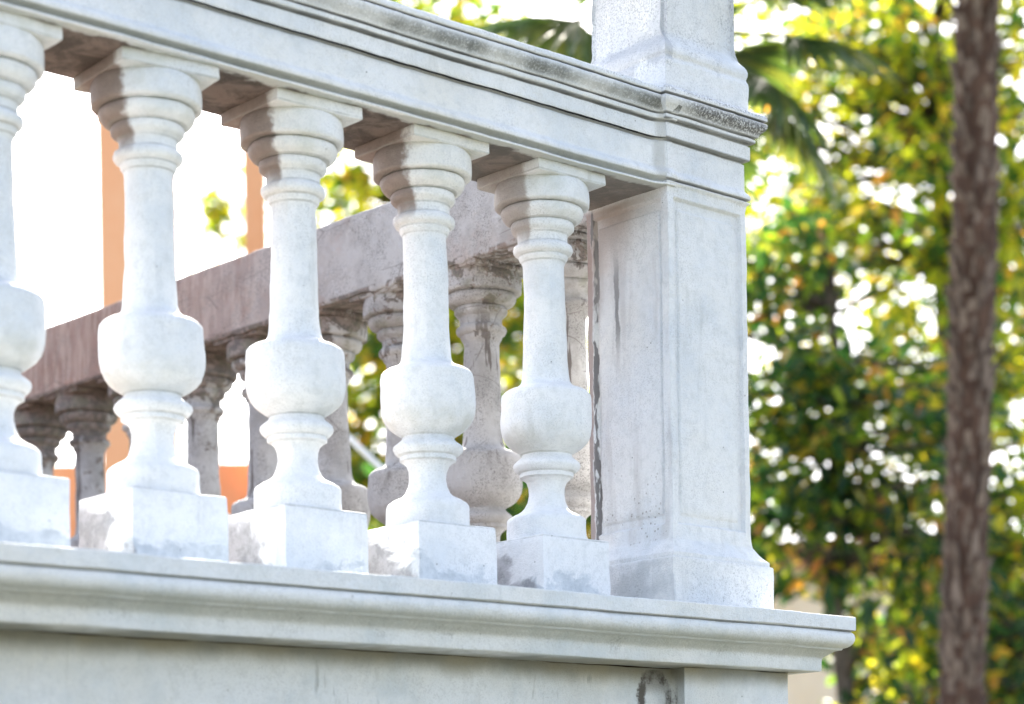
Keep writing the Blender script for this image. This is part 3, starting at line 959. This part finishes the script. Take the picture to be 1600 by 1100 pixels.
tree('shrub', 'rounded green shrub seen low behind the gap beside the smallest white baluster', tuple(site(.25, 13)), 3,
     tuple(site(.15, 13.0, .9)), (1.1, 1.0, 1.7), 300, 15, (.12, .06), M_MAG, 41, trunk_r=.06, gate=-.25, gscale=1.5, clump_r=.25)

# ------------------------------------------------------------------ palms
def fan_leaf(R, L, spread=2.6, n=26, droop=.35):
    """fan palm blade of radiating folded leaflets; local +X is the petiole direction"""
    S = Soup()
    for k in range(n):
        a = -spread / 2 + spread * k / (n - 1)
        ll = L * (1 - .22 * abs(a) / (spread / 2)) * R.uniform(.9, 1.05)
        d = Vector((math.cos(a), math.sin(a), 0))
        s = Vector((-math.sin(a), math.cos(a), 0))
        wd = L * .050
        V = []
        for t, wf in ((.02, .15), (.35, .9), (.62, 1.0), (.85, .5), (1.0, .05)):
            z = -droop * ll * t ** 2.4 * R.uniform(.9, 1.1)
            p = d * ll * t + Vector((0, 0, z))
            V += [tuple(p + s * wd * wf), tuple(p + Vector((0, 0, -wd * .55 * wf))), tuple(p - s * wd * wf)]
        F = []
        for i in range(4):
            F += [(3 * i, 3 * i + 1, 3 * i + 4, 3 * i + 3), (3 * i + 1, 3 * i + 2, 3 * i + 5, 3 * i + 4)]
        S.add(V, F)
    return S

def palm(label, base, pts, r0, n_frond, seed, petiole=.55, blade=.55, boots=True, el_rng=(-.5, 1.2)):
    R = random.Random(seed)
    root = thing('palm_tree', label, 'palm', base, 'fan palms')
    V, F = tube(pts, [r0 * (1 + .05 * math.sin(i * 1.7) + .05 * math.sin(i * .63 + 1)) for i in range(len(pts))], 20)
    V = wobble(np.array(V), [(9, .010), (26, .008)], base)
    mesh_obj('trunk', V, F, M_PALMBARK, root)
    P = [Vector(p) for p in pts]
    if boots:
        S = Soup()
        H = sum((P[i + 1] - P[i]).length for i in range(len(P) - 1))
        n = int(H / .011)
        for k in range(n):
            t = (k + .5) / n * (len(P) - 1)
            i = min(int(t), len(P) - 2)
            c = P[i].lerp(P[i + 1], t - i)
            a = k * 2.39996 + R.uniform(-.2, .2)
            o = Vector((math.cos(a), math.sin(a), 0))
            s = Vector((-math.sin(a), math.cos(a), 0))
            w_, h_, th = R.uniform(.012, .034), R.uniform(.05, .11), R.uniform(.008, .034)
            q = c + o * (r0 * .97)
            vs = [q - s * w_, q + s * w_, q - s * w_ * .5 + Vector((0, 0, h_)) + o * th, q + s * w_ * .5 + Vector((0, 0, h_)) + o * th,
                  q - s * w_ * .4 + Vector((0, 0, h_ * .8)), q + s * w_ * .4 + Vector((0, 0, h_ * .8))]
            S.add([tuple(v) for v in vs], [(0, 1, 3, 2), (2, 3, 5, 4), (0, 2, 4), (1, 5, 3)])
        o_ = mesh_obj('leaf_bases', S.V, S.F, M_PALMBOOT, root, smooth=False)
        o_['kind'] = 'stuff'
    top = P[-1]
    for k in range(n_frond):
        az = k * 2.39996 + R.uniform(-.25, .25)
        el = el_rng[1] - (el_rng[1] - el_rng[0]) * (k + .5) / n_frond + R.uniform(-.1, .1)
        d = Vector((math.cos(az) * math.cos(el), math.sin(az) * math.cos(el), math.sin(el)))
        pe = petiole * R.uniform(.8, 1.15)
        tip = top + d * pe - Vector((0, 0, .12 * pe))
        V, F = tube([top, top + d * pe * .5, tip], [.012, .009, .007], 6)
        S = Soup()
        S.add(V, F)
        fan = fan_leaf(R, blade * R.uniform(.85, 1.1))
        q = (tip - (top + d * pe * .5)).normalized().to_track_quat('X', 'Z')
        M = Matrix.Translation(tip) @ q.to_matrix().to_4x4() @ Matrix.Rotation(R.uniform(-.5, .5), 4, 'X')
        S.add([tuple(M @ Vector(v)) for v in fan.V], fan.F)
        mesh_obj('frond', S.V, S.F, M_PALM, root, smooth=False)
    return root

pb = site(1.80, 9.0)
tp = [site(1.80, 9.0), site(1.812, 9.0, -1.0), site(1.822, 9.0, .25), site(1.850, 9.0, .8), site(1.878, 9.0, 1.5), site(1.905, 9.0, 2.1), site(1.930, 9.0, 3.1), site(1.945, 9.0, 4.2)]
tp2 = []
for i in range(len(tp) - 1):
    for k in range(6):
        tp2.append(tp[i].lerp(tp[i + 1], k / 6) - pb)
tp2.append(tp[-1] - pb)
palm('fan palm with a tall dark fibrous trunk standing at the right edge of the view', tuple(pb), tp2, .082, 22, 5, .6, .6, el_rng=(-.9, 1.2))
pb = site(.66, 8.2)
hz = [Vector((0, 0, 4.52 * k / 20)) for k in range(21)]
palm('shorter fan palm with drooping fronds behind the corner pillar, its trunk hidden', tuple(pb), hz, .075, 18, 9, .40, .44, el_rng=(-.75, 1.1))
